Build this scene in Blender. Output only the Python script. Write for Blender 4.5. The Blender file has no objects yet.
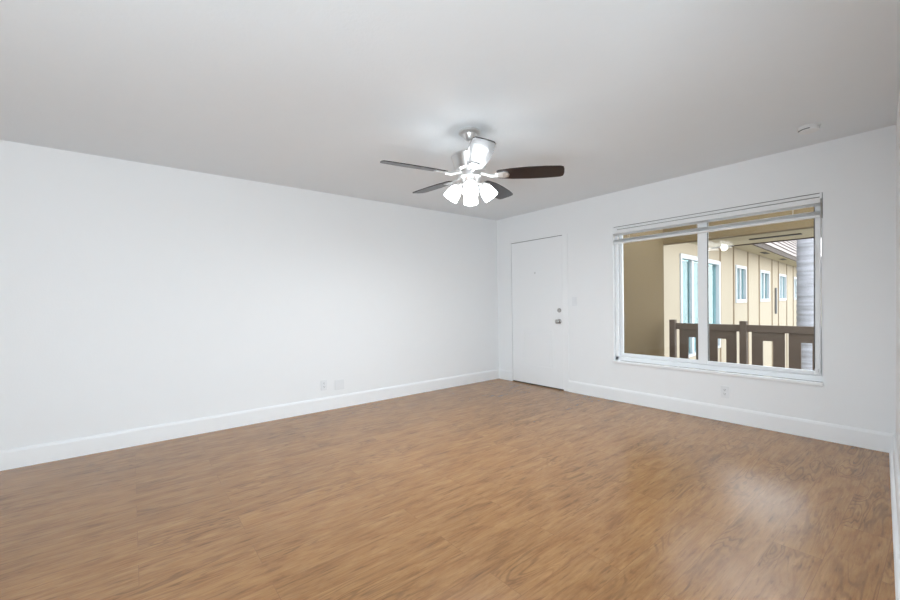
import bpy, bmesh, math, random
from mathutils import Vector, Matrix
random.seed(7)
PI = math.pi
S = bpy.context.scene
COL = S.collection

# ------------------------------------------------------------------ camera
cam_d = bpy.data.cameras.new('camera')
cam = bpy.data.objects.new('camera', cam_d)
COL.objects.link(cam)
yaw, pitch, roll, fpx = 0.8976, -0.0164, -0.0168, 400.16
fw = Vector((-math.sin(yaw) * math.cos(pitch), math.cos(yaw) * math.cos(pitch), math.sin(pitch)))
r0 = Vector((math.cos(yaw), math.sin(yaw), 0))
u0 = r0.cross(fw)
rt = math.cos(roll) * r0 + math.sin(roll) * u0
up = rt.cross(fw)
cam.matrix_world = Matrix(((rt.x, up.x, -fw.x, 0), (rt.y, up.y, -fw.y, 0), (rt.z, up.z, -fw.z, 1.2), (0, 0, 0, 1)))
cam_d.sensor_width = 36
cam_d.sensor_fit = 'HORIZONTAL'
cam_d.lens = fpx / 900 * 36
cam_d.shift_y = 9.4 / 900
cam_d.clip_start = 0.02
S.camera = cam

# ------------------------------------------------------------------ world
w = bpy.data.worlds.new('sky')
S.world = w
w.use_nodes = True
nt = w.node_tree
bg = nt.nodes['Background']
tc = nt.nodes.new('ShaderNodeTexCoord')
sp = nt.nodes.new('ShaderNodeSeparateXYZ')
cr = nt.nodes.new('ShaderNodeValToRGB')
nt.links.new(tc.outputs['Generated'], sp.inputs[0])
nt.links.new(sp.outputs['Z'], cr.inputs[0])
nt.links.new(cr.outputs[0], bg.inputs[0])
cr.color_ramp.elements[0].position = 0.0
cr.color_ramp.elements[0].color = (1.0, 1.0, 1.0, 1)
cr.color_ramp.elements[1].position = 0.7
cr.color_ramp.elements[1].color = (0.78, 0.88, 1.0, 1)
SKY = 4.5
bg.inputs[1].default_value = SKY

# large unseen area lights added behind and beside the camera to fill the room
def area(name, loc, target, sx, sy, e, col=(1, 1, 1)):
    l = bpy.data.lights.new(name, 'AREA')
    l.shape = 'RECTANGLE'; l.size = sx; l.size_y = sy; l.energy = e; l.color = col
    o = bpy.data.objects.new(name, l)
    COL.objects.link(o)
    o.location = loc
    o.rotation_euler = (Vector(target) - Vector(loc)).to_track_quat('-Z', 'Y').to_euler()
    return o
area('added_rear_fill', (0.95, -5.8, 1.35), (-1.2, 4, 1.5), 3.4, 2.2, 74, (0.90, 0.96, 1.0))  # added fill; the back wall has no glazing
area('added_side_fill', (2.7, -2.0, 1.3), (-4.4, 3.6, 1.5), 3.6, 2.2, 44, (0.90, 0.96, 1.0))  # added fill; the side wall has no opening
area('added_uplight_fill', (0.6, -1.2, 0.3), (-0.6, 2.2, 2.45), 2.6, 1.2, 146, (0.74, 0.89, 1.0))  # added fill to lift the ceiling, no such lamp in the room

S.view_settings.view_transform = 'Standard'
S.view_settings.look = 'None'
S.view_settings.gamma = 1
S.view_settings.use_curve_mapping = False
S.view_settings.exposure = 0.14

# ------------------------------------------------------------------ materials
def newmat(name):
    m = bpy.data.materials.new(name); m.use_nodes = True
    return m, m.node_tree, m.node_tree.nodes['Principled BSDF']

def mat(name, col, rough=0.5, metal=0.0, var=0.04, scale=8, bump=0.0, bscale=60, spec=0.5, coat=0.0):
    m, n, b = newmat(name)
    b.inputs['Roughness'].default_value = rough
    b.inputs['Metallic'].default_value = metal
    b.inputs['Specular IOR Level'].default_value = spec
    b.inputs['Coat Weight'].default_value = coat
    tcn = n.nodes.new('ShaderNodeTexCoord')
    no = n.nodes.new('ShaderNodeTexNoise'); no.inputs['Scale'].default_value = scale
    no.inputs['Detail'].default_value = 4
    n.links.new(tcn.outputs['Object'], no.inputs['Vector'])
    mx = n.nodes.new('ShaderNodeMix'); mx.data_type = 'RGBA'
    mx.inputs[6].default_value = tuple(c * (1 - var) for c in col) + (1,)
    mx.inputs[7].default_value = tuple(min(1, c * (1 + var)) for c in col) + (1,)
    n.links.new(no.outputs['Fac'], mx.inputs[0])
    n.links.new(mx.outputs[2], b.inputs['Base Color'])
    if bump:
        n2 = n.nodes.new('ShaderNodeTexNoise'); n2.inputs['Scale'].default_value = bscale
        n2.inputs['Detail'].default_value = 3
        n.links.new(tcn.outputs['Object'], n2.inputs['Vector'])
        bp = n.nodes.new('ShaderNodeBump'); bp.inputs['Strength'].default_value = bump
        bp.inputs['Distance'].default_value = 0.01
        n.links.new(n2.outputs['Fac'], bp.inputs['Height'])
        n.links.new(bp.outputs[0], b.inputs['Normal'])
    return m

M = {}
M['wall'] = mat('wall_paint', (0.86, 0.865, 0.87), 0.6, var=0.006, bump=0.05, bscale=90)
M['ceiling'] = mat('ceiling_paint', (0.825, 0.855, 0.88), 0.85, var=0.01, bump=0.10, bscale=60)
M['trim'] = mat('trim_paint', (0.88, 0.885, 0.89), 0.35, var=0.006)
M['door'] = mat('door_paint', (0.87, 0.875, 0.88), 0.4, var=0.006)
M['vinyl'] = mat('white_vinyl', (0.86, 0.87, 0.88), 0.35, var=0.01)
M['gasket'] = mat('dark_gasket_and_shade', (0.10, 0.095, 0.09), 0.6)  # sash gaskets, and the painted shadow lines around the opening
M['gap'] = mat('shadow_gap_dark', (0.06, 0.05, 0.045), 0.8)  # dark colour standing in for shade in the door gaps
M['plate'] = mat('white_plastic', (0.80, 0.81, 0.82), 0.35, var=0.01)
M['vent'] = mat('bronze_vent', (0.05, 0.038, 0.03), 0.7)
M['slot'] = mat('socket_dark', (0.08, 0.08, 0.08), 0.6)
M['blind'] = mat('blind_slat_white', (0.84, 0.845, 0.85), 0.4, var=0.01)
M['nickel'] = mat('brushed_nickel', (0.76, 0.755, 0.745), 0.36, metal=1.0, var=0.03, scale=40)
M['satin'] = mat('satin_nickel', (0.45, 0.44, 0.43), 0.3, metal=1.0, var=0.05)
M['blade'] = mat('walnut_blade', (0.012, 0.006, 0.006), 0.34, var=0.35, scale=20, spec=0.4, coat=0.3)
M['detector'] = mat('detector_plastic', (0.83, 0.83, 0.82), 0.4, var=0.01)
M['ochre'] = mat('ochre_stucco', (0.150, 0.100, 0.044), 0.9, var=0.07, scale=5, bump=0.4, bscale=80)
M['cream'] = mat('cream_siding', (0.365, 0.305, 0.225), 0.85, var=0.03, scale=1.5)
M['soffit'] = mat('cream_soffit', (0.44, 0.37, 0.25), 0.85, var=0.05, scale=3, bump=0.1)
M['batten'] = mat('batten_tan', (0.26, 0.195, 0.13), 0.85, var=0.08)
M['fascia'] = mat('brown_fascia', (0.06, 0.04, 0.03), 0.8, var=0.1)
M['railwood'] = mat('brown_rail_wood', (0.125, 0.088, 0.064), 0.75, var=0.12, scale=12)
M['concrete'] = mat('walkway_concrete', (0.30, 0.285, 0.26), 0.9, var=0.06, scale=4)
M['ground'] = mat('courtyard_ground', (0.28, 0.265, 0.23), 0.95, var=0.1, scale=1)
M['curtain'] = mat('pale_blue_blinds', (0.165, 0.225, 0.235), 0.8, var=0.1, scale=3)
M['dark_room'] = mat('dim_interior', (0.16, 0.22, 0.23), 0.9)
M['ext_white'] = mat('exterior_white_frame', (0.46, 0.475, 0.50), 0.5)
M['pipe'] = mat('dark_pipe', (0.12, 0.12, 0.12), 0.5)

# roof shingles
m, n, b = newmat('shingles')
b.inputs['Roughness'].default_value = 0.9
tcn = n.nodes.new('ShaderNodeTexCoord')
br = n.nodes.new('ShaderNodeTexBrick')
br.inputs['Scale'].default_value = 1.0
br.inputs['Brick Width'].default_value = 0.35
br.inputs['Row Height'].default_value = 0.24
br.inputs['Mortar Size'].default_value = 0.014
br.inputs['Color1'].default_value = (0.30, 0.25, 0.23, 1)
br.inputs['Color2'].default_value = (0.25, 0.205, 0.19, 1)
br.inputs['Mortar'].default_value = (0.16, 0.12, 0.10, 1)
n.links.new(tcn.outputs['UV'], br.inputs['Vector'])
n.links.new(br.outputs['Color'], b.inputs['Base Color'])
M['shingle'] = m

# palm bark
m, n, b = newmat('palm_bark')
b.inputs['Roughness'].default_value = 0.9
tcn = n.nodes.new('ShaderNodeTexCoord')
mp = n.nodes.new('ShaderNodeMapping'); mp.inputs['Scale'].default_value = (1, 1, 9)
no = n.nodes.new('ShaderNodeTexNoise'); no.inputs['Scale'].default_value = 1.6; no.inputs['Detail'].default_value = 6
cr = n.nodes.new('ShaderNodeValToRGB')
cr.color_ramp.elements[0].position = 0.35; cr.color_ramp.elements[0].color = (0.20, 0.195, 0.205, 1)
cr.color_ramp.elements[1].position = 0.6; cr.color_ramp.elements[1].color = (0.285, 0.28, 0.305, 1)
n.links.new(tcn.outputs['Object'], mp.inputs[0]); n.links.new(mp.outputs[0], no.inputs['Vector'])
n.links.new(no.outputs['Fac'], cr.inputs[0]); n.links.new(cr.outputs[0], b.inputs['Base Color'])
M['bark'] = m

# glass
m = bpy.data.materials.new('window_glass'); m.use_nodes = True
n = m.node_tree; n.nodes.clear()
out = n.nodes.new('ShaderNodeOutputMaterial')
mix = n.nodes.new('ShaderNodeMixShader')
tr = n.nodes.new('ShaderNodeBsdfTransparent'); tr.inputs[0].default_value = (0.95, 0.965, 0.96, 1)
gl = n.nodes.new('ShaderNodeBsdfGlossy'); gl.inputs['Roughness'].default_value = 0.0
fr = n.nodes.new('ShaderNodeFresnel'); fr.inputs[0].default_value = 1.42
geo = n.nodes.new('ShaderNodeNewGeometry')          # reflect at the outer faces only
sub = n.nodes.new('ShaderNodeMath'); sub.operation = 'SUBTRACT'; sub.inputs[0].default_value = 1.0
mul = n.nodes.new('ShaderNodeMath'); mul.operation = 'MULTIPLY'
n.links.new(geo.outputs['Backfacing'], sub.inputs[1]); n.links.new(sub.outputs[0], mul.inputs[0]); n.links.new(fr.outputs[0], mul.inputs[1])
n.links.new(mul.outputs[0], mix.inputs[0]); n.links.new(tr.outputs[0], mix.inputs[1]); n.links.new(gl.outputs[0], mix.inputs[2])
n.links.new(mix.outputs[0], out.inputs[0])
M['glass'] = m

m = M['glass'].copy(); m.name = 'tinted_far_glass'; M['far_glass'] = m
for nd in m.node_tree.nodes:
    if nd.type == 'BSDF_TRANSPARENT': nd.inputs[0].default_value = (0.80, 0.95, 0.96, 1)
    if nd.type == 'FRESNEL': nd.inputs[0].default_value = 1.25

# lit frosted glass shade and bulb
def emis(name, col, s, base):
    m, n, b = newmat(name)
    b.inputs['Base Color'].default_value = base
    b.inputs['Roughness'].default_value = 0.4
    b.inputs['Emission Color'].default_value = col
    b.inputs['Emission Strength'].default_value = s
    return m
M['shade'] = emis('lit_frosted_glass', (0.90, 0.96, 1.0, 1), 11.0, (0.9, 0.9, 0.9, 1))
M['bulb'] = emis('lit_bulb', (0.9, 0.96, 1.0, 1), 60.0, (0.9, 0.9, 0.9, 1))

# wood floor: planks running along Y
def floor_mat():
    m, n, b = newmat('oak_plank_floor')
    L = n.links.new
    N = n.nodes.new
    tc = N('ShaderNodeTexCoord')
    rot = N('ShaderNodeMapping'); rot.inputs['Rotation'].default_value = (0, 0, PI / 2)
    L(tc.outputs['Object'], rot.inputs[0])
    br = N('ShaderNodeTexBrick')
    br.offset = 0.37; br.offset_frequency = 2
    br.inputs['Scale'].default_value = 1
    br.inputs['Brick Width'].default_value = 1.22
    br.inputs['Row Height'].default_value = 0.182
    br.inputs['Mortar Size'].default_value = 0.0011
    br.inputs['Mortar Smooth'].default_value = 0.3
    br.inputs['Bias'].default_value = 0
    br.inputs['Color1'].default_value = (0, 0, 0, 1)
    br.inputs['Color2'].default_value = (1, 1, 1, 1)
    L(rot.outputs[0], br.inputs['Vector'])
    # per-plank offset of the grain
    mul = N('ShaderNodeVectorMath'); mul.operation = 'SCALE'; mul.inputs[3].default_value = 13.7
    L(br.outputs['Color'], mul.inputs[0])
    add = N('ShaderNodeVectorMath'); add.operation = 'ADD'
    L(rot.outputs[0], add.inputs[0]); L(mul.outputs[0], add.inputs[1])
    def noise(sc, scale, det, dist=0.0, rough=0.55):
        mp = N('ShaderNodeMapping'); mp.inputs['Scale'].default_value = sc
        L(add.outputs[0], mp.inputs[0])
        no = N('ShaderNodeTexNoise'); no.inputs['Scale'].default_value = scale
        no.inputs['Detail'].default_value = det; no.inputs['Distortion'].default_value = dist
        no.inputs['Roughness'].default_value = rough
        L(mp.outputs[0], no.inputs['Vector'])
        return no
    blot = noise((1.5, 6.5, 1), 2.6, 8, 0.5, 0.66)
    fine = noise((1.0, 22, 1), 5.0, 6, 0.2, 0.7)
    # cathedral rings
    mpw = N('ShaderNodeMapping'); mpw.inputs['Scale'].default_value = (0.9, 6.0, 1)
    L(add.outputs[0], mpw.inputs[0])
    now = N('ShaderNodeTexNoise'); now.inputs['Scale'].default_value = 1.3; now.inputs['Detail'].default_value = 2
    now.inputs['Distortion'].default_value = 0.5
    L(mpw.outputs[0], now.inputs['Vector'])
    m1 = N('ShaderNodeMath'); m1.operation = 'MULTIPLY'; m1.inputs[1].default_value = 95
    L(now.outputs['Fac'], m1.inputs[0])
    sn = N('ShaderNodeMath'); sn.operation = 'SINE'; L(m1.outputs[0], sn.inputs[0])
    ring = N('ShaderNodeMapRange'); ring.inputs[1].default_value = 0.15; ring.inputs[2].default_value = 1.0
    L(sn.outputs[0], ring.inputs[0])
    # rings only appear in patches
    pat = noise((1.0, 2.2, 1), 1.1, 2)
    pr = N('ShaderNodeMapRange'); pr.inputs[1].default_value = 0.47; pr.inputs[2].default_value = 0.62
    L(pat.outputs['Fac'], pr.inputs[0])
    rp = N('ShaderNodeMath'); rp.operation = 'MULTIPLY'; L(ring.outputs[0], rp.inputs[0]); L(pr.outputs[0], rp.inputs[1])
    fb = N('ShaderNodeMath'); fb.operation = 'MULTIPLY'; L(rp.outputs[0], fb.inputs[0]); L(fine.outputs['Fac'], fb.inputs[1])
    # base colour ramp from blotches
    ramp = N('ShaderNodeValToRGB')
    e = ramp.color_ramp.elements
    e[0].position = 0.20; e[0].color = FLOOR_DARK + (1,)
    e[1].position = 0.74; e[1].color = FLOOR_LIGHT + (1,)
    k = e.new(0.47); k.color = FLOOR_MID + (1,)
    L(blot.outputs['Fac'], ramp.inputs[0])
    # plank tint
    tint = N('ShaderNodeMapRange'); tint.inputs[3].default_value = 0.95; tint.inputs[4].default_value = 1.05
    L(br.outputs['Color'], tint.inputs[0])
    fr_ = N('ShaderNodeMapRange'); fr_.inputs[1].default_value = 0.3; fr_.inputs[2].default_value = 0.7
    fr_.inputs[3].default_value = 0.80; fr_.inputs[4].default_value = 1.12
    L(fine.outputs['Fac'], fr_.inputs[0])
    rr = N('ShaderNodeMapRange'); rr.inputs[3].default_value = 1.0; rr.inputs[4].default_value = 0.38
    L(fb.outputs[0], rr.inputs[0])
    p1 = N('ShaderNodeMath'); p1.operation = 'MULTIPLY'; L(tint.outputs[0], p1.inputs[0]); L(fr_.outputs[0], p1.inputs[1])
    fl = noise((1.8, 15, 1), 4.2, 4, 0.3, 0.6)
    flr = N('ShaderNodeMapRange'); flr.inputs[1].default_value = 0.56; flr.inputs[2].default_value = 0.72
    flr.inputs[3].default_value = 1.0; flr.inputs[4].default_value = 0.62
    L(fl.outputs['Fac'], flr.inputs[0])
    p0 = N('ShaderNodeMath'); p0.operation = 'MULTIPLY'; L(p1.outputs[0], p0.inputs[0]); L(flr.outputs[0], p0.inputs[1]); p1 = p0
    p2 = N('ShaderNodeMath'); p2.operation = 'MULTIPLY'; L(p1.outputs[0], p2.inputs[0]); L(rr.outputs[0], p2.inputs[1])
    sc = N('ShaderNodeVectorMath'); sc.operation = 'SCALE'
    L(ramp.outputs[0], sc.inputs[0]); L(p2.outputs[0], sc.inputs[3])
    mo = N('ShaderNodeMix'); mo.data_type = 'RGBA'
    L(br.outputs['Fac'], mo.inputs[0]); L(sc.outputs[0], mo.inputs[6]); mo.inputs[7].default_value = (0.24, 0.12, 0.05, 1)
    L(mo.outputs[2], b.inputs['Base Color'])
    b.inputs['Roughness'].default_value = 0.38
    b.inputs['Specular IOR Level'].default_value = 0.0
    b.inputs['Coat Weight'].default_value = FLOOR_COAT
    b.inputs['Coat Roughness'].default_value = 0.25
    b.inputs['Coat IOR'].default_value = 1.55
    bp = N('ShaderNodeBump'); bp.inputs['Strength'].default_value = 0.12; bp.inputs['Distance'].default_value = 0.002
    L(fine.outputs['Fac'], bp.inputs['Height']); L(bp.outputs[0], b.inputs['Normal'])
    return m
FLOOR_DARK = (0.20, 0.084, 0.024)
FLOOR_MID = (0.35, 0.172, 0.062)
FLOOR_LIGHT = (0.46, 0.242, 0.098)
FLOOR_COAT = 1.0
M['floor'] = floor_mat()

# ------------------------------------------------------------------ mesh helpers
def tag(o, label=None, cat=None, group=None, kind=None):
    if label: o['label'] = label
    if cat: o['category'] = cat
    if group: o['group'] = group
    if kind: o['kind'] = kind
    return o

def empty(name, loc=(0, 0, 0), rz=0, parent=None):
    o = bpy.data.objects.new(name, None); COL.objects.link(o)
    o.location = loc; o.rotation_euler = (0, 0, rz); o.empty_display_size = 0.1
    o.parent = parent
    return o

class MB:
    def __init__(s): s.bm = bmesh.new()
    def box(s, x0, x1, y0, y1, z0, z1, bev=0.0, mtx=None):
        t = bmesh.new()
        bmesh.ops.create_cube(t, size=1)
        for v in t.verts:
            v.co = Vector(((x0 + x1) / 2 + v.co.x * (x1 - x0), (y0 + y1) / 2 + v.co.y * (y1 - y0), (z0 + z1) / 2 + v.co.z * (z1 - z0)))
        if bev: bmesh.ops.bevel(t, geom=t.edges[:], offset=bev, segments=2, affect='EDGES', profile=0.5)
        if mtx: bmesh.ops.transform(t, matrix=mtx, verts=t.verts)
        s.merge(t); return s
    def merge(s, t):
        me = bpy.data.meshes.new('tmp'); t.to_mesh(me); t.free(); s.bm.from_mesh(me); bpy.data.meshes.remove(me)
    def prism(s, pts, h0, h1, axis='z', mtx=None):
        """polygon pts (2-D) extruded h0..h1 along the axis."""
        def P(a, b, h): return {'z': (a, b, h), 'y': (a, h, b), 'x': (h, a, b)}[axis]
        t = bmesh.new()
        A = [t.verts.new(P(a, b, h0)) for a, b in pts]; B = [t.verts.new(P(a, b, h1)) for a, b in pts]
        t.faces.new(A); t.faces.new(B[::-1])
        for i in range(len(pts)):
            j = (i + 1) % len(pts); t.faces.new((A[j], A[i], B[i], B[j]))
        bmesh.ops.recalc_face_normals(t, faces=t.faces)
        if mtx: bmesh.ops.transform(t, matrix=mtx, verts=t.verts)
        s.merge(t); return s
    def lathe(s, prof, seg=40, mtx=None):
        """prof: list of (radius, z)."""
        t = bmesh.new(); rings = []
        for r, z in prof:
            if r < 1e-5: rings.append([t.verts.new((0, 0, z))])
            else: rings.append([t.verts.new((r * math.cos(2 * PI * k / seg), r * math.sin(2 * PI * k / seg), z)) for k in range(seg)])
        for a, b in zip(rings, rings[1:]):
            for k in range(seg):
                j = (k + 1) % seg
                if len(a) == 1 and len(b) == 1: continue
                if len(a) == 1: t.faces.new((a[0], b[k], b[j]))
                elif len(b) == 1: t.faces.new((a[k], a[j], b[0]))
                else: t.faces.new((a[k], a[j], b[j], b[k]))
        bmesh.ops.recalc_face_normals(t, faces=t.faces)
        if mtx: bmesh.ops.transform(t, matrix=mtx, verts=t.verts)
        s.merge(t); return s
    def tube(s, pts, r, seg=10):
        pts = [Vector(p) for p in pts]; t = bmesh.new(); rings = []
        for i, p in enumerate(pts):
            d = (pts[min(i + 1, len(pts) - 1)] - pts[max(i - 1, 0)]).normalized()
            a = d.orthogonal().normalized() if i == 0 else (prev - prev.dot(d) * d).normalized()
            prev = a; c = d.cross(a)
            rr = r[i] if isinstance(r, (list, tuple)) else r
            rings.append([t.verts.new(p + rr * (math.cos(2 * PI * k / seg) * a + math.sin(2 * PI * k / seg) * c)) for k in range(seg)])
        for A, B in zip(rings, rings[1:]):
            for k in range(seg): j = (k + 1) % seg; t.faces.new((A[k], A[j], B[j], B[k]))
        t.faces.new(rings[0][::-1]); t.faces.new(rings[-1])
        bmesh.ops.recalc_face_normals(t, faces=t.faces)
        s.merge(t); return s
    def build(s, name, m, parent=None, smooth=False, mtx=None):
        me = bpy.data.meshes.new(name)
        if mtx: bmesh.ops.transform(s.bm, matrix=mtx, verts=s.bm.verts)
        s.bm.to_mesh(me); s.bm.free()
        me.materials.append(M[m] if isinstance(m, str) else m)
        if smooth:
            me.polygons.foreach_set('use_smooth', [True] * len(me.polygons))
            try: me.set_sharp_from_angle(angle=math.radians(40))
            except Exception: pass
        o = bpy.data.objects.new(name, me); COL.objects.link(o); o.parent = parent
        return o

def slab_with_holes(mb, u0, u1, z0, z1, t0, t1, holes, axis='y'):
    """wall in the u-z plane, thickness t0..t1, rectangular holes (a0,a1,b0,b1)."""
    us = sorted(set([u0, u1] + [h[0] for h in holes] + [h[1] for h in holes]))
    zs = sorted(set([z0, z1] + [h[2] for h in holes] + [h[3] for h in holes]))
    bm = mb.bm; V = {}
    def P(u, z, t): return (u, t, z) if axis == 'y' else (t, u, z)
    def v(i, j, k):
        if (i, j, k) not in V: V[(i, j, k)] = bm.verts.new(P(us[i], zs[j], (t0, t1)[k]))
        return V[(i, j, k)]
    def solid(i, j):
        if i < 0 or j < 0 or i >= len(us) - 1 or j >= len(zs) - 1: return False
        cu, cz = (us[i] + us[i + 1]) / 2, (zs[j] + zs[j + 1]) / 2
        return not any(h[0] < cu < h[1] and h[2] < cz < h[3] for h in holes)
    for i in range(len(us) - 1):
        for j in range(len(zs) - 1):
            if not solid(i, j): continue
            bm.faces.new((v(i, j, 0), v(i + 1, j, 0), v(i + 1, j + 1, 0), v(i, j + 1, 0)))
            bm.faces.new((v(i, j, 1), v(i, j + 1, 1), v(i + 1, j + 1, 1), v(i + 1, j, 1)))
            if not solid(i - 1, j): bm.faces.new((v(i, j, 0), v(i, j + 1, 0), v(i, j + 1, 1), v(i, j, 1)))
            if not solid(i + 1, j): bm.faces.new((v(i + 1, j, 0), v(i + 1, j, 1), v(i + 1, j + 1, 1), v(i + 1, j + 1, 0)))
            if not solid(i, j - 1): bm.faces.new((v(i, j, 0), v(i, j, 1), v(i + 1, j, 1), v(i + 1, j, 0)))
            if not solid(i, j + 1): bm.faces.new((v(i, j + 1, 0), v(i + 1, j + 1, 0), v(i + 1, j + 1, 1), v(i, j + 1, 1)))
    bmesh.ops.recalc_face_normals(bm, faces=bm.faces)
    return mb

# ------------------------------------------------------------------ room shell
XL, YF, H = -4.446, 4.508, 2.477
WT = 0.15                                   # wall thickness
WX0, WX1, WZ0, WZ1 = -2.520, -0.670, 0.452, 2.065       # window opening
DX0, DX1, DZ1 = -4.160, -3.150, 2.085       # door opening (slab + strike jamb)
XB = 3.0; YB = -6.0                         # rear extents, out of view
def struct(o, label, cat): return tag(o, label, cat, kind='structure')

struct(MB().box(XL - 0.15, XB + 0.15, YB - 0.15, YF + WT, -0.12, 0).build('floor', 'floor'),
       'brown oak plank floor with a pale window glow near the right wall', 'floor')
struct(MB().box(XL - 0.15, XB + 0.15, YB - 0.15, YF + WT, H, H + 0.12).build('ceiling', 'ceiling'),
       'plain white lightly textured ceiling holding the fan', 'ceiling')
struct(MB().box(XL - 0.15, XL, YB, YF, 0, H).build('wall_left', 'wall'), 'long blank white wall on the left', 'wall')
mb = MB()
slab_with_holes(mb, XL - 0.15, XB + 0.15, 0, H, YF, YF + WT, [(WX0, WX1, WZ0, WZ1), (DX0, DX1, 0, DZ1)])
struct(mb.build('wall_far', 'wall'), 'white wall with the entry door and the window', 'wall')
# the right wall, running slightly obliquely towards the viewer, then returning to the right
RW0 = Vector((-0.262, YF)); RWd = Vector((0.074, -1)).normalized(); RWn = Vector((-1, -0.074)).normalized()
RL = 3.45
def rw(s, o): p = RW0 + RWd * s + RWn * o; return (p.x, p.y)
struct(MB().prism([rw(0, 0), rw(RL, 0), (XB, rw(RL, 0)[1]), (XB, rw(RL, 0)[1] + 0.12), (rw(RL - 0.12, -0.12)), rw(0, -0.12)][::-1], 0, H).build('wall_right', 'wall'),
       'white wall seen edge-on along the right of the room', 'wall')
struct(MB().box(XL - 0.15, XB + 0.15, YB - 0.15, YB, 0, H).build('wall_back', 'wall'), 'white wall behind the viewer', 'wall')
struct(MB().box(XB, XB + 0.15, YB, rw(RL, 0)[1] + 0.12, 0, H).build('wall_side', 'wall'), 'white wall right of the viewer', 'wall')

BH = 0.148
prof = [(0, 0), (0.016, 0), (0.016, BH - 0.02), (0.011, BH - 0.006), (0.006, BH), (0, BH)]
struct(MB().prism([(XL + a, b) for a, b in prof], YB, YF, axis='y').build('baseboard_left', 'trim'), 'white baseboard along the left wall', 'baseboard')
mb = MB()
for x0, x1 in ((XL, DX0 - 0.0), (DX1 + 0.0, RW0.x)):
    mb.prism([(YF - a, b) for a, b in prof], x0, x1, axis='x')
struct(mb.build('baseboard_far', 'trim'), 'white baseboard along the window wall', 'baseboard')
ang = math.atan2(RWd.y, RWd.x)
prof2 = [(0, 0), (0.034, 0), (0.034, 0.012), (0.028, 0.024), (0.016, 0.03), (0.016, BH - 0.02), (0.011, BH - 0.006), (0.006, BH), (0, BH)]
mt = Matrix.Translation((RW0.x, RW0.y, 0)) @ Matrix(((RWd.x, RWn.x, 0, 0), (RWd.y, RWn.y, 0, 0), (0, 0, 1, 0), (0, 0, 0, 1)))
struct(MB().prism(prof2, 0.0, RL, axis='x', mtx=mt).build('baseboard_right', 'trim'), 'white baseboard along the right wall', 'baseboard')

# ------------------------------------------------------------------ entry door
d = empty('door_1', ((DX0 + DX1) / 2, YF, 0))
struct(d, 'white flush entry door with one raised lower panel and a chrome knob', 'door')
d['label'] = 'white entry door with a lower moulded panel, deadbolt and round knob'
ox, oy = (DX0 + DX1) / 2, YF
def dl(x): return x - ox
jl0, sl0, sl1 = DX0, DX0 + 0.014, -3.238
mb = MB()
mb.box(dl(jl0) - 0.0, dl(sl0) - 0.004, -0.006, 0.14, 0, DZ1)
mb.box(dl(sl1) + 0.004, dl(DX1), -0.006, 0.14, 0, DZ1, 0.002)
mb.box(dl(sl0) - 0.004, dl(sl1) + 0.004, -0.004, 0.14, DZ1 - 0.006, DZ1)
mb.box(dl(sl0) - 0.004, dl(sl1) + 0.004, 0.06, 0.14, DZ1 - 0.03, DZ1 - 0.006)
mb.build('door_frame', 'trim', d)
mb = MB().box(dl(sl0) - 0.004, dl(sl0), 0.004, 0.05, 0.0, DZ1 - 0.006)
mb.box(dl(sl0), dl(sl1), 0.004, 0.05, DZ1 - 0.013, DZ1 - 0.006)
mb.box(dl(sl1) + 0.0, dl(sl1) + 0.004, 0.02, 0.05, 0.0, DZ1 - 0.006)
mb.box(dl(sl0), dl(sl1), 0.006, 0.10, 0.0, 0.014)
mb.build('door_gap_shade', 'gap', d)  # dark strips set in the door gaps to draw their shade
slab = MB().box(dl(sl0), dl(sl1) - 0.001, 0.0, 0.044, 0.014, DZ1 - 0.013, 0.002).build('door_slab', 'door', d)
def ring(mb, x0, x1, z0, z1, wd, y0, y1, bev=0.002):
    mb.box(x0, x1, y0, y1, z0, z0 + wd, bev); mb.box(x0, x1, y0, y1, z1 - wd, z1, bev)
    mb.box(x0, x0 + wd, y0, y1, z0 + wd, z1 - wd, bev); mb.box(x1 - wd, x1, y0, y1, z0 + wd, z1 - wd, bev)
mb = MB()
ring(mb, dl(-3.93), dl(-3.40), 0.26, 0.80, 0.022, -0.0045, 0.003)
mb.box(dl(-3.885), dl(-3.445), -0.003, 0.003, 0.305, 0.755, 0.0025)
mb.build('door_panel', 'door', d)
def ymat(x, y, z): return Matrix.Translation((x, y, z)) @ Matrix.Rotation(PI / 2, 4, 'X')   # lathe axis towards -Y
kx = dl(-3.292)
mb = MB().lathe([(0, -0.002), (0.033, -0.002), (0.033, 0.005), (0.028, 0.01), (0.013, 0.012), (0.011, 0.034), (0.02, 0.042), (0.028, 0.055), (0.027, 0.066), (0.018, 0.074), (0, 0.076)], 32, ymat(kx, 0, 0.925))
mb.build('door_knob', 'satin', d, True)
mb = MB().lathe([(0, -0.002), (0.03, -0.002), (0.03, 0.006), (0.025, 0.016), (0.012, 0.02), (0, 0.02)], 32, ymat(kx, 0, 1.074))
db = mb.build('deadbolt', 'satin', d, True)
MB().box(kx - 0.005, kx + 0.005, -0.036, -0.018, 1.058, 1.090, 0.002).build('thumb_turn', 'satin', db)
MB().lathe([(0, -0.002), (0.009, -0.002), (0.009, 0.003), (0.005, 0.004), (0.004, 0.001), (0, 0.001)], 20, ymat(dl(-3.70), 0, 1.604)).build('peephole', 'satin', d, True)

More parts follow.
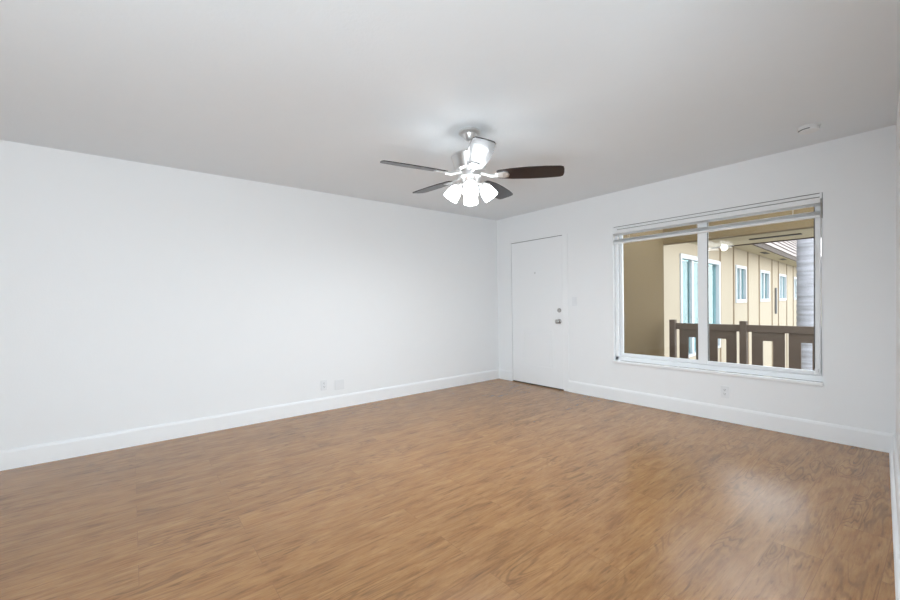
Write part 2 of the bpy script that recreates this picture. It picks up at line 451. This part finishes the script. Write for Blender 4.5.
# ------------------------------------------------------------------ window
wx, wz = (WX0 + WX1) / 2, WZ0
win = empty('window_1', (wx, YF, wz))
struct(win, 'wide white vinyl sliding window looking out to the balcony', 'window')
a0, a1, h1 = WX0 - wx, WX1 - wx, WZ1 - WZ0
fy0, fy1 = 0.045, 0.125
mb = MB()
mb.box(a0 + 0.0015, a0 + 0.035, fy0, fy1, 0.03, h1 - 0.0015, 0.003)
mb.box(a1 - 0.020, a1 - 0.0015, fy0 + 0.03, fy1, 0.03, h1 - 0.0015, 0.003)
mb.box(a0 + 0.0015, a1 - 0.0015, fy0, fy1, h1 - 0.05, h1 - 0.0015, 0.003)
mb.box(a0 + 0.0015, a1 - 0.0015, fy0, fy1, 0.026, 0.075, 0.003)
mb.build('window_frame', 'vinyl', win)
# fixed sash on the left, sliding sash on the right, meeting at the mullion
mx0, mx1 = -1.628 - wx, -1.547 - wx
mb = MB()
ring(mb, a0 + 0.037, mx1, 0.077, h1 - 0.052, 0.034, 0.085, 0.11)
f1 = mb.build('sash', 'vinyl', win); f1['label'] = 'left fixed sash'
mb = MB()
ring(mb, mx0, a1 - 0.022, 0.077, h1 - 0.052, 0.036, 0.055, 0.08)
mb.box(mx0, mx1 + 0.006, 0.050, 0.08, 0.077, h1 - 0.052, 0.003)
f2 = mb.build('sash', 'vinyl', win); f2['label'] = 'right sliding sash'
MB().box(a0 + 0.07, mx1 - 0.03, 0.095, 0.099, 0.11, h1 - 0.085).build('pane', 'glass', f1)
MB().box(mx1 - 0.03, a1 - 0.057, 0.066, 0.070, 0.11, h1 - 0.085).build('pane', 'glass', f2)
mb = MB().box(mx1 + 0.0062, mx1 + 0.013, 0.056, 0.064, 0.114, h1 - 0.09)
mb.box(a1 - 0.064, a1 - 0.0585, 0.052, 0.065, 0.115, h1 - 0.09)
mb.build('gasket', 'gasket', f2)
MB().box(a1 - 0.058, a1 - 0.034, 0.036, 0.0545, 0.09, 0.135, 0.003).build('sash_latch', 'vinyl', f2)
MB().box(a0 + 0.0015, a1 - 0.0015, -0.0, fy0 - 0.001, 0.001, 0.024, 0.003).build('window_stool', 'trim', win)
mb = MB().box(a0 - 0.0, a1 + 0.004, -0.022, 0.0005, 0.0, 0.028, 0.005)
mb.build('window_apron', 'trim', win)

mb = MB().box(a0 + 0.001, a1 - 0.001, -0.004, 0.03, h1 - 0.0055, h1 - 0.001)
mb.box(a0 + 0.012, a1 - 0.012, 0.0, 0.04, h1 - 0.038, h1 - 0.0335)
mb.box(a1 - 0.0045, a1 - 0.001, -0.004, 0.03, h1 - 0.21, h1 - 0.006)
mb.build('gap_shade_strips', 'gasket', win)  # thin dark strips painting shadow lines at the opening edges and headrail

# raised mini blind at the head of the window
bl = empty('window_blind', (wx, YF + 0.006, WZ1 - 0.002))
tag(bl, 'white mini blind drawn up to the top of the window', 'blind')
b0, b1 = a0 + 0.012, a1 - 0.012
MB().box(b0, b1, -0.010, 0.030, -0.030, -0.004, 0.002).build('mounting_strip', 'blind', bl)
MB().box(b0, b1, -0.016, 0.022, -0.082, -0.0365, 0.004).build('headrail', 'blind', bl)
for k in range(2):
    z = -0.093 - 0.009 * k
    mb = MB(); n_ = 6
    pts = []
    for i in range(n_ + 1):
        t = i / n_; y = -0.013 + 0.028 * t; pts.append((y, z + 0.004 * (1 - (2 * t - 1) ** 2) + 0.0))
    pts += [(y, zz - 0.0012) for y, zz in pts[::-1]]
    mb.prism(pts, b0 + 0.004, b1 - 0.004, axis='x')
    mb.build('slat', 'blind', bl)
for k in range(7):
    z = -0.150 - 0.0042 * k
    mb = MB()
    pts = []
    for i in range(7):
        t = i / 6; y = -0.013 + 0.028 * t; pts.append((y, z + 0.003 * (1 - (2 * t - 1) ** 2)))
    pts += [(y, zz - 0.0012) for y, zz in pts[::-1]]
    mb.prism(pts, b0 + 0.004, b1 - 0.004, axis='x')
    mb.build('slat', 'blind', bl)
MB().box(b0 + 0.002, b1 - 0.002, -0.015, 0.018, -0.200, -0.1795, 0.003).build('bottom_rail', 'blind', bl)
for x in (b0 + 0.18, -0.02, b1 - 0.18):
    mb = MB()
    for y in (-0.0155, 0.0185):
        mb.tube([(x, y, -0.080), (x, y, -0.182)], 0.0009, 6)
    mb.build('ladder_cord', 'blind', bl)
for x in (b0 - 0.010, b1 - 0.004):
    MB().box(x, x + 0.014, -0.020, 0.026, -0.050, 0.0, 0.003).build('bracket', 'blind', bl)
mb = MB().box(b0 - 0.009, b0 + 0.05, -0.022, -0.0165, -0.078, -0.006, 0.004)
mb.build('valance_clip', 'blind', bl)

# ------------------------------------------------------------------ sockets, switch, detector
def outlet(name, mtx, label, cat='outlet', wd=0.072, ht=0.115, group=None, style='duplex'):
    o = bpy.data.objects.new(name, None); COL.objects.link(o); o.matrix_world = mtx; o.empty_display_size = 0.05
    tag(o, label, cat, group)
    # local: x across, y out of the wall, z up
    MB().box(-wd / 2, wd / 2, -0.0015, 0.006, -ht / 2, ht / 2, 0.002).build('cover_plate', 'plate', o)
    if style == 'duplex':
        for s in (-1, 1):
            mb = MB().lathe([(0, 0.004), (0.0165, 0.004), (0.0165, 0.0085), (0, 0.0085)], 24, Matrix.Translation((0, 0, s * 0.0195)) @ Matrix.Rotation(-PI / 2, 4, 'X'))
            sk = mb.build('socket', 'plate', o)
            mb = MB().box(-0.0085, -0.0055, 0.0082, 0.0092, s * 0.0195 + 0.000, s * 0.0195 + 0.009)
            mb.box(0.0055, 0.0085, 0.0082, 0.0092, s * 0.0195 + 0.000, s * 0.0195 + 0.009)
            mb.box(-0.003, 0.003, 0.0082, 0.0092, s * 0.0195 - 0.010, s * 0.0195 - 0.005)
            mb.build('slot', 'slot', sk)
    elif style == 'rocker':
        MB().box(-0.017, 0.017, 0.004, 0.0095, -0.033, 0.033, 0.002).build('rocker', 'plate', o)
    elif style == 'blank':
        for s in (-1, 1):
            MB().lathe([(0, 0.005), (0.003, 0.005), (0.003, 0.0072), (0, 0.0072)], 12, Matrix.Translation((0, 0, s * 0.042)) @ Matrix.Rotation(-PI / 2, 4, 'X')).build('screw', 'plate', o)
    return o
far_m = lambda x, z: Matrix.Translation((x, YF, z)) @ Matrix.Rotation(PI, 4, 'Z')
left_m = lambda y, z: Matrix.Translation((XL, y, z)) @ Matrix.Rotation(-PI / 2, 4, 'Z')
outlet('wall_outlet', far_m(-1.375, 0.288), 'white duplex outlet on the far wall below the window')
outlet('wall_outlet', left_m(1.695, 0.29), 'white duplex outlet low on the left wall, left of the wide blank plate')
outlet('blank_plate', left_m(1.88, 0.27), 'white wide blank cover plate low on the left wall, right of the duplex outlet', 'wall plate', 0.115, 0.115, style='blank')
outlet('light_switch', far_m(-3.055, 1.19), 'white rocker light switch beside the entry door', 'light switch', style='rocker')
th = math.atan2(RWn.y, RWn.x) - PI / 2
p = RW0 + RWd * 2.65
outlet('wall_outlet', Matrix.Translation((p.x, p.y, 0.36)) @ Matrix.Rotation(th, 4, 'Z'), 'white duplex outlet on the right wall at the picture edge')

sd = empty('smoke_detector', (-0.672, 4.015, H))
tag(sd, 'round white smoke detector on the ceiling above the window', 'smoke detector')
MB().lathe([(0, 0.001), (0.068, 0.001), (0.068, -0.012), (0, -0.012)], 40).build('mounting_base', 'detector', sd, True)
MB().lathe([(0, -0.0125), (0.060, -0.0125), (0.062, -0.020), (0.058, -0.034), (0.04, -0.040), (0, -0.041)], 40).build('cover', 'detector', sd, True)
mb = MB()
for k in range(-6, 2):
    a = -PI * 0.5 + 2 * PI * k / 36
    mb.box(0.0575, 0.0625, -0.0055, 0.0055, -0.029, -0.023, mtx=Matrix.Rotation(a, 4, 'Z'))
mb.build('vent_slots', 'slot', sd)

# ------------------------------------------------------------------ ceiling fan
FX, FY, ZB = -2.251, 2.012, 2.147
fan = empty('ceiling_fan', (FX, FY, H))
tag(fan, 'five-bladed nickel ceiling fan with dark walnut blades and lit frosted glass shades', 'ceiling fan')
def z(v): return v - H
MB().lathe([(0, 0.001), (0.082, 0.001), (0.083, z(2.464)), (0.074, z(2.456)), (0.054, z(2.452)), (0.048, z(2.440)), (0.040, z(2.422)), (0.026, z(2.408)), (0, z(2.402))], 40).build('canopy', 'nickel', fan, True)
MB().lathe([(0, z(2.41)), (0.0125, z(2.41)), (0.0125, z(2.31)), (0, z(2.31))], 20).build('downrod', 'nickel', fan, True)
MB().lathe([(0, z(2.325)), (0.022, z(2.325)), (0.03, z(2.308)), (0.11, z(2.302)), (0.138, z(2.294)), (0.142, z(2.286)), (0.138, z(2.278)), (0.130, z(2.250)), (0.120, z(2.215)), (0.112, z(2.190)), (0.088, z(2.178)), (0, z(2.178))], 48).build('motor_housing', 'nickel', fan, True)
MB().lathe([(0, z(2.172)), (0.080, z(2.178)), (0.084, z(2.16)), (0.082, z(2.135)), (0.066, z(2.122)), (0.060, z(2.095)), (0.050, z(2.072)), (0.030, z(2.058)), (0.012, z(2.052)), (0, z(2.050))], 40).build('switch_housing', 'nickel', fan, True)
PITCH = math.radians(-12)
for k in range(5):
    a = -0.598 + k * 2 * PI / 5
    R = Matrix.Translation((0, 0, z(ZB))) @ Matrix.Rotation(math.radians(2.4), 4, Vector((-0.75, 0.66, 0))) @ Matrix.Rotation(a, 4, 'Z') @ Matrix.Scale(1.025, 4, Vector((1, 0, 0)))
    Rp = R @ Matrix.Rotation(PITCH, 4, 'X')
    # blade outline: narrow root, wide rounded tip
    out = [(0.195, -0.045), (0.215, -0.056), (0.30, -0.070), (0.42, -0.079), (0.54, -0.078), (0.635, -0.070), (0.655, -0.058), (0.661, -0.03),
           (0.662, 0.0), (0.661, 0.03), (0.655, 0.058), (0.635, 0.070), (0.54, 0.078), (0.42, 0.079), (0.30, 0.070), (0.215, 0.056), (0.195, 0.045)]
    bld = MB().prism(out, 0.0, 0.006, mtx=Rp).build('blade', 'blade', fan)
    mb = MB()
    mb.prism([(0.185, -0.026), (0.245, -0.040), (0.275, -0.030), (0.285, 0.0), (0.275, 0.030), (0.245, 0.040), (0.185, 0.026)], -0.006, -0.0006, mtx=Rp)
    mb.tube([R @ Vector((0.070, 0, 0.020)), R @ Vector((0.11, 0, 0.012)), R @ Vector((0.15, 0, -0.004)), R @ Vector((0.20, 0, -0.005))], [0.014, 0.013, 0.012, 0.010], 12)
    for sx, sy in ((0.235, -0.02), (0.235, 0.02), (0.265, 0)):
        mb.lathe([(0, -0.009), (0.005, -0.008), (0.006, -0.005), (0, -0.005)], 10, Rp @ Matrix.Translation((sx, sy, 0)))
    mb.build('blade_bracket', 'nickel', bld, True)
view = math.atan2(-FY, -FX)
for k in range(4):
    a = view + k * PI / 2
    tilt = math.radians(35)
    base = Matrix.Rotation(a, 4, 'Z')
    arm = MB().tube([base @ Vector((0.03, 0, z(2.085))), base @ Vector((0.065, 0, z(2.088))), base @ Vector((0.078, 0, z(2.09))), base @ Vector((0.086, 0, z(2.08)))], 0.009, 12)
    hold = base @ Matrix.Translation((0.085, 0, z(2.082))) @ Matrix.Rotation(-tilt, 4, 'Y') @ Matrix.Scale(0.9, 4)
    arm.lathe([(0, 0.006), (0.022, 0.004), (0.028, -0.006), (0.028, -0.022), (0, -0.022)], 28, hold)
    arm.build('lamp_arm', 'nickel', fan, True)
    sh = MB().lathe([(0.024, -0.014), (0.034, -0.024), (0.048, -0.045), (0.057, -0.075), (0.061, -0.105), (0.063, -0.135), (0.0615, -0.135), (0.059, -0.105), (0.055, -0.076), (0.046, -0.047), (0.032, -0.026), (0.022, -0.015)], 36, hold)
    s_ = sh.build('lamp_shade', 'shade', fan, True)
    MB().lathe([(0, -0.0225), (0.013, -0.0225), (0.014, -0.045), (0.026, -0.07), (0.028, -0.088), (0.02, -0.105), (0, -0.112)], 24, hold).build('bulb', 'bulb', s_, True)
for k in range(4):
    # the light each bulb throws out of the mouth of its shade
    a = view + k * PI / 2
    sl = bpy.data.lights.new('bulb_light', 'SPOT'); sl.energy = 20; sl.color = (0.86, 0.94, 1.0)
    sl.spot_size = math.radians(172); sl.spot_blend = 0.6; sl.shadow_soft_size = 0.045
    so = bpy.data.objects.new('bulb_light', sl); COL.objects.link(so); so.parent = fan
    dr = Vector((math.cos(a) * math.sin(tilt), math.sin(a) * math.sin(tilt), -math.cos(tilt)))
    so.location = Vector((0.085 * math.cos(a), 0.085 * math.sin(a), z(2.082))) + dr * 0.15
    t2 = math.radians(14)
    dr = Vector((math.cos(a) * math.sin(t2), math.sin(a) * math.sin(t2), -math.cos(t2)))
    so.rotation_euler = dr.to_track_quat('-Z', 'Y').to_euler()
mb = MB().tube([(0.012, -0.012, z(2.056)), (0.012, -0.012, z(1.925))], 0.0012, 6)
mb.lathe([(0, 0.02), (0.004, 0.018), (0.007, 0.0), (0.004, -0.012), (0, -0.014)], 14, Matrix.Translation((0.012, -0.012, z(1.92))))
mb.build('pull_chain', 'nickel', fan, True)

# ------------------------------------------------------------------ outside: balcony
YO = YF + WT
mb = MB().box(-2.85, -2.625, YO, 6.10, -2.9, 3.4)
struct(mb.build('wall_balcony', 'ochre'), 'ochre stucco side wall of the balcony, left of the railing', 'wall')
struct(MB().box(-2.625, 6.0, YO, 6.20, -0.25, -0.06).build('balcony_floor', 'concrete'), 'grey concrete balcony floor', 'floor')
struct(MB().box(-2.85, 6.0, 6.10, 6.24, 2.0, 2.27, 0.004).build('trim_1', 'ochre'), 'ochre header beam above the balcony opening', 'beam')
ev = empty('roof_eave', (0, 6.24, 2.0))
struct(ev, 'cream overhanging eave beyond the balcony beam with a dark vent slot', 'eave')
mb = MB()
# soffit board in pieces around the vent slot
E0, E1 = -2.36, 6.0
slots = [(-1.72, -1.18)]
mb.box(E0, E1, 0.0, 0.92, 0.0, 0.02)
mb.build('soffit', 'soffit', ev)
MB().box(-1.72, -1.18, 0.34, 0.42, -0.012, -0.0005, 0.002).build('vent', 'vent', ev)
MB().box(E0, E1, 0.92, 0.95, -0.015, 0.16, 0.002).build('fascia', 'fascia', ev)
mb = MB().prism([(0.0, 0.16), (0.98, 0.15), (0.98, 0.17), (0.0, 0.18)], E0, E1, axis='x')
mb.build('roof_edge', 'shingle', ev)

# railing
YR = 6.10
ra = empty('balcony_railing', (-1.65, YR, -0.06))
tag(ra, 'brown wooden balcony railing with square posts and cut-out boards', 'railing')
def rx(x): return x + 1.65
zr = 0.06
for px in (-2.5, -1.651, -0.80, 0.05, 0.90, 1.75):
    MB().box(rx(px - 0.037), rx(px + 0.037), -0.045, 0.03, 0, 0.905 + zr, 0.004).build('post', 'railwood', ra)
for i, (p0, p1) in enumerate(((-2.463, -1.688), (-1.614, -0.837), (-0.763, 0.013), (0.087, 0.863), (0.937, 1.713))):
    MB().box(rx(p0), rx(p1), -0.012, 0.026, 0.770 + zr, 0.857 + zr, 0.003).build('top_rail', 'railwood', ra)
    MB().box(rx(p0), rx(p1), -0.012, 0.026, 0.06 + zr, 0.13 + zr, 0.003).build('bottom_rail', 'railwood', ra)
    c = (p0 + p1) / 2
    for u0, u1 in ((p0 + 0.045, c - 0.018), (c + 0.018, p1 - 0.045)):
        # one cut-out panel: two boards and a filler between their tops
        wd = (u1 - u0); q = wd * 0.345
        mb = MB()
        mb.box(rx(u0), rx(u0 + q), 0.0, 0.02, 0.13 + zr, 0.770 + zr)
        mb.box(rx(u1 - q), rx(u1), 0.0, 0.02, 0.13 + zr, 0.770 + zr)
        mb.box(rx(u0 + q), rx(u1 - q), 0.0, 0.02, 0.665 + zr, 0.770 + zr)
        mb.build('cutout_board', 'railwood', ra)

# ------------------------------------------------------------------ palm
pt = MB()
prof = []
zz = -2.9
while zz < 6.5:
    r = 0.188 - 0.008 * (zz + 2.9) / 2
    prof += [(r * 1.0, zz), (r * 1.045, zz + 0.10), (r * 0.985, zz + 0.125)]
    zz += 0.13 + 0.03 * random.random()
pt.lathe([(0, -2.9)] + prof + [(0, zz)], 28)
palm = pt.build('palm_trunk', 'bark', None, True)
palm.location = (-2.10, 12.25, 0)
tag(palm, 'grey ringed palm trunk standing beyond the railing', 'palm tree')

# ------------------------------------------------------------------ neighbouring wing
wd_ = Vector((-0.070, 0.9975)); wn_ = Vector((0.9975, 0.070))
rotw = math.atan2(wd_.y, wd_.x)
wing = empty('neighbouring_building', (-3.354, 8.518, 0))
wing.matrix_world = Matrix(((wd_.x, wn_.x, 0, -3.354), (wd_.y, wn_.y, 0, 8.518), (0, 0, 1, 0), (0, 0, 0, 1))) 
# local x = along the wall, local y = out of the wall (mirrored basis avoided below)
wing.matrix_world = Matrix(((wn_.x, wd_.x, 0, -3.354), (wn_.y, wd_.y, 0, 8.518), (0, 0, 1, 0), (0, 0, 0, 1)))
# local x = outward normal, local y = along the wall (s)
tag(wing, 'cream board-and-batten apartment wing across the courtyard with shingled roof', 'building')
wins = [(4.33, 5.48), (7.45, 8.90), (10.85, 12.35), (14.5, 16.0)]
holes = [(0.0, 2.72, 0.02, 2.06)] + [(a, b_, 1.10, 2.07) for a, b_ in wins]
mb = MB()
slab_with_holes(mb, -1.6, 30, -2.9, 2.56, -0.14, 0, holes, axis='x')
mb.build('siding', 'cream', wing)
for s in (-1.2, 4.1, 5.75, 7.3, 9.45, 10.7, 12.6, 14.3, 16.2, 18.0, 20.0, 22.0):
    MB().box(0.001, 0.022, s - 0.035, s + 0.035, -2.9, 2.56).build('batten', 'batten', wing)
MB().box(0.001, 0.02, 2.79, 2.86, -2.9, 2.56).build('batten', 'batten', wing)
# sliding door
sd_ = empty('sliding_door', (0, 0, 0), parent=wing)
mb = MB()
mb.box(-0.10, 0.03, -0.03, 0.05, 0.0, 2.10, 0.004); mb.box(-0.10, 0.03, 2.66, 2.76, 0.0, 2.10, 0.004)
mb.box(-0.10, 0.03, 0.05, 2.66, 2.01, 2.10, 0.004); mb.box(-0.10, 0.03, 0.05, 2.66, 0.0, 0.05)
mb.box(-0.07, 0.0, 0.72, 0.85, 0.05, 2.01, 0.004); mb.box(-0.07, 0.0, 1.45, 1.54, 0.05, 2.01, 0.004)
mb.build('door_frame', 'ext_white', wing)
bpy.data.objects.remove(sd_)
MB().box(-0.05, -0.044, 0.05, 2.66, 0.05, 2.01).build('door_glass', 'far_glass', wing)
def folds(y0, y1, z0, z1, x, n_, amp):
    t = bmesh.new(); rows = []
    N_ = n_ * 8
    for i in range(N_ + 1):
        y = y0 + (y1 - y0) * i / N_; dx = amp * math.sin(2 * PI * n_ * i / N_)
        rows.append([t.verts.new((x + dx, y, zz)) for zz in (z0, z1)] + [t.verts.new((x + dx - 0.006, y, zz)) for zz in (z1, z0)])
    for A, B in zip(rows, rows[1:]):
        for k in range(4): t.faces.new((A[k], A[(k + 1) % 4], B[(k + 1) % 4], B[k]))
    t.faces.new(rows[0]); t.faces.new(rows[-1][::-1])
    bmesh.ops.recalc_face_normals(t, faces=t.faces)
    m_ = MB(); m_.merge(t); return m_
folds(0.06, 1.40, 0.06, 2.0, -0.085, 9, 0.004).build('curtain', 'curtain', wing)
folds(1.75, 2.65, 0.06, 2.0, -0.085, 7, 0.004).build('curtain', 'curtain', wing)
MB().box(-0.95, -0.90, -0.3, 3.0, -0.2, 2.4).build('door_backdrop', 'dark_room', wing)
for a, b_ in wins:
    mb = MB()
    mb.box(-0.08, 0.03, a - 0.03, a + 0.06, 1.07, 2.10, 0.004); mb.box(-0.08, 0.03, b_ - 0.06, b_ + 0.03, 1.07, 2.10, 0.004)
    mb.box(-0.08, 0.03, a + 0.06, b_ - 0.06, 2.02, 2.10, 0.004); mb.box(-0.08, 0.03, a + 0.06, b_ - 0.06, 1.07, 1.16, 0.004)
    c = (a + b_) / 2
    mb.box(-0.06, 0.005, c - 0.04, c + 0.04, 1.16, 2.02)
    wf = mb.build('window', 'ext_white', wing)
    MB().box(-0.045, -0.040, a + 0.06, b_ - 0.06, 1.16, 2.02).build('pane', 'far_glass', wf)
    folds(c - 0.25, b_ - 0.01, 1.12, 2.06, -0.10, 6, 0.003).build('curtain', 'curtain', wf)
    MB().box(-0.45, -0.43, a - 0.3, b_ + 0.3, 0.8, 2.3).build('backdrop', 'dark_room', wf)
MB().box(0.001, 0.06, 10.0, 10.12, 0.6, 1.55, 0.01).build('conduit', 'pipe', wing)
# eave of the wing
MB().box(-0.14, 0.50, -1.6, 30, 2.561, 2.59).build('soffit', 'soffit', wing)
for s in (6.6, 9.8, 13.9):
    MB().box(0.2, 0.34, s - 0.35, s + 0.35, 2.552, 2.5605).build('soffit_vent', 'vent', wing)
MB().box(0.50, 0.54, -1.6, 30, 2.52, 2.65, 0.003).build('fascia', 'fascia', wing)
# shingled slope with real courses
t = bmesh.new(); uvl = t.loops.layers.uv.new('UVMap')
x, zc, v0 = 0.56, 2.655, 0.0
for k in range(12):
    nx, nz = x - 0.16, zc + 0.21
    q = [t.verts.new(c_) for c_ in ((x, -1.6, zc), (x, 30, zc), (nx, 30, nz), (nx, -1.6, nz))]
    f_ = t.faces.new(q)
    for lp, uv in zip(f_.loops, ((-1.6, v0), (30, v0), (30, v0 + 0.24), (-1.6, v0 + 0.24))): lp[uvl].uv = uv
    q2 = [t.verts.new(c_) for c_ in ((nx, -1.6, nz), (nx, 30, nz), (nx + 0.03, 30, nz), (nx + 0.03, -1.6, nz))]
    f_ = t.faces.new(q2)
    for lp in f_.loops: lp[uvl].uv = (0.1, v0 + 0.001)
    x, zc, v0 = nx + 0.03, nz, v0 + 0.24
q = [t.verts.new(c_) for c_ in ((x, -1.6, zc), (x, 30, zc), (-0.14, 30, 2.6), (-0.14, -1.6, 2.6))]; t.faces.new(q)
q = [t.verts.new(c_) for c_ in ((0.56, -1.6, 2.655), (0.56, 30, 2.655), (-0.14, 30, 2.6), (-0.14, -1.6, 2.6))]; t.faces.new(q)
me = bpy.data.meshes.new('roof'); t.to_mesh(me); t.free(); me.materials.append(M['shingle'])
o = bpy.data.objects.new('roof', me); COL.objects.link(o); o.parent = wing

struct(MB().box(-40, 40, YO, 60, -3.1, -2.9).build('ground', 'ground'), 'pale courtyard ground far below the balcony', 'ground')
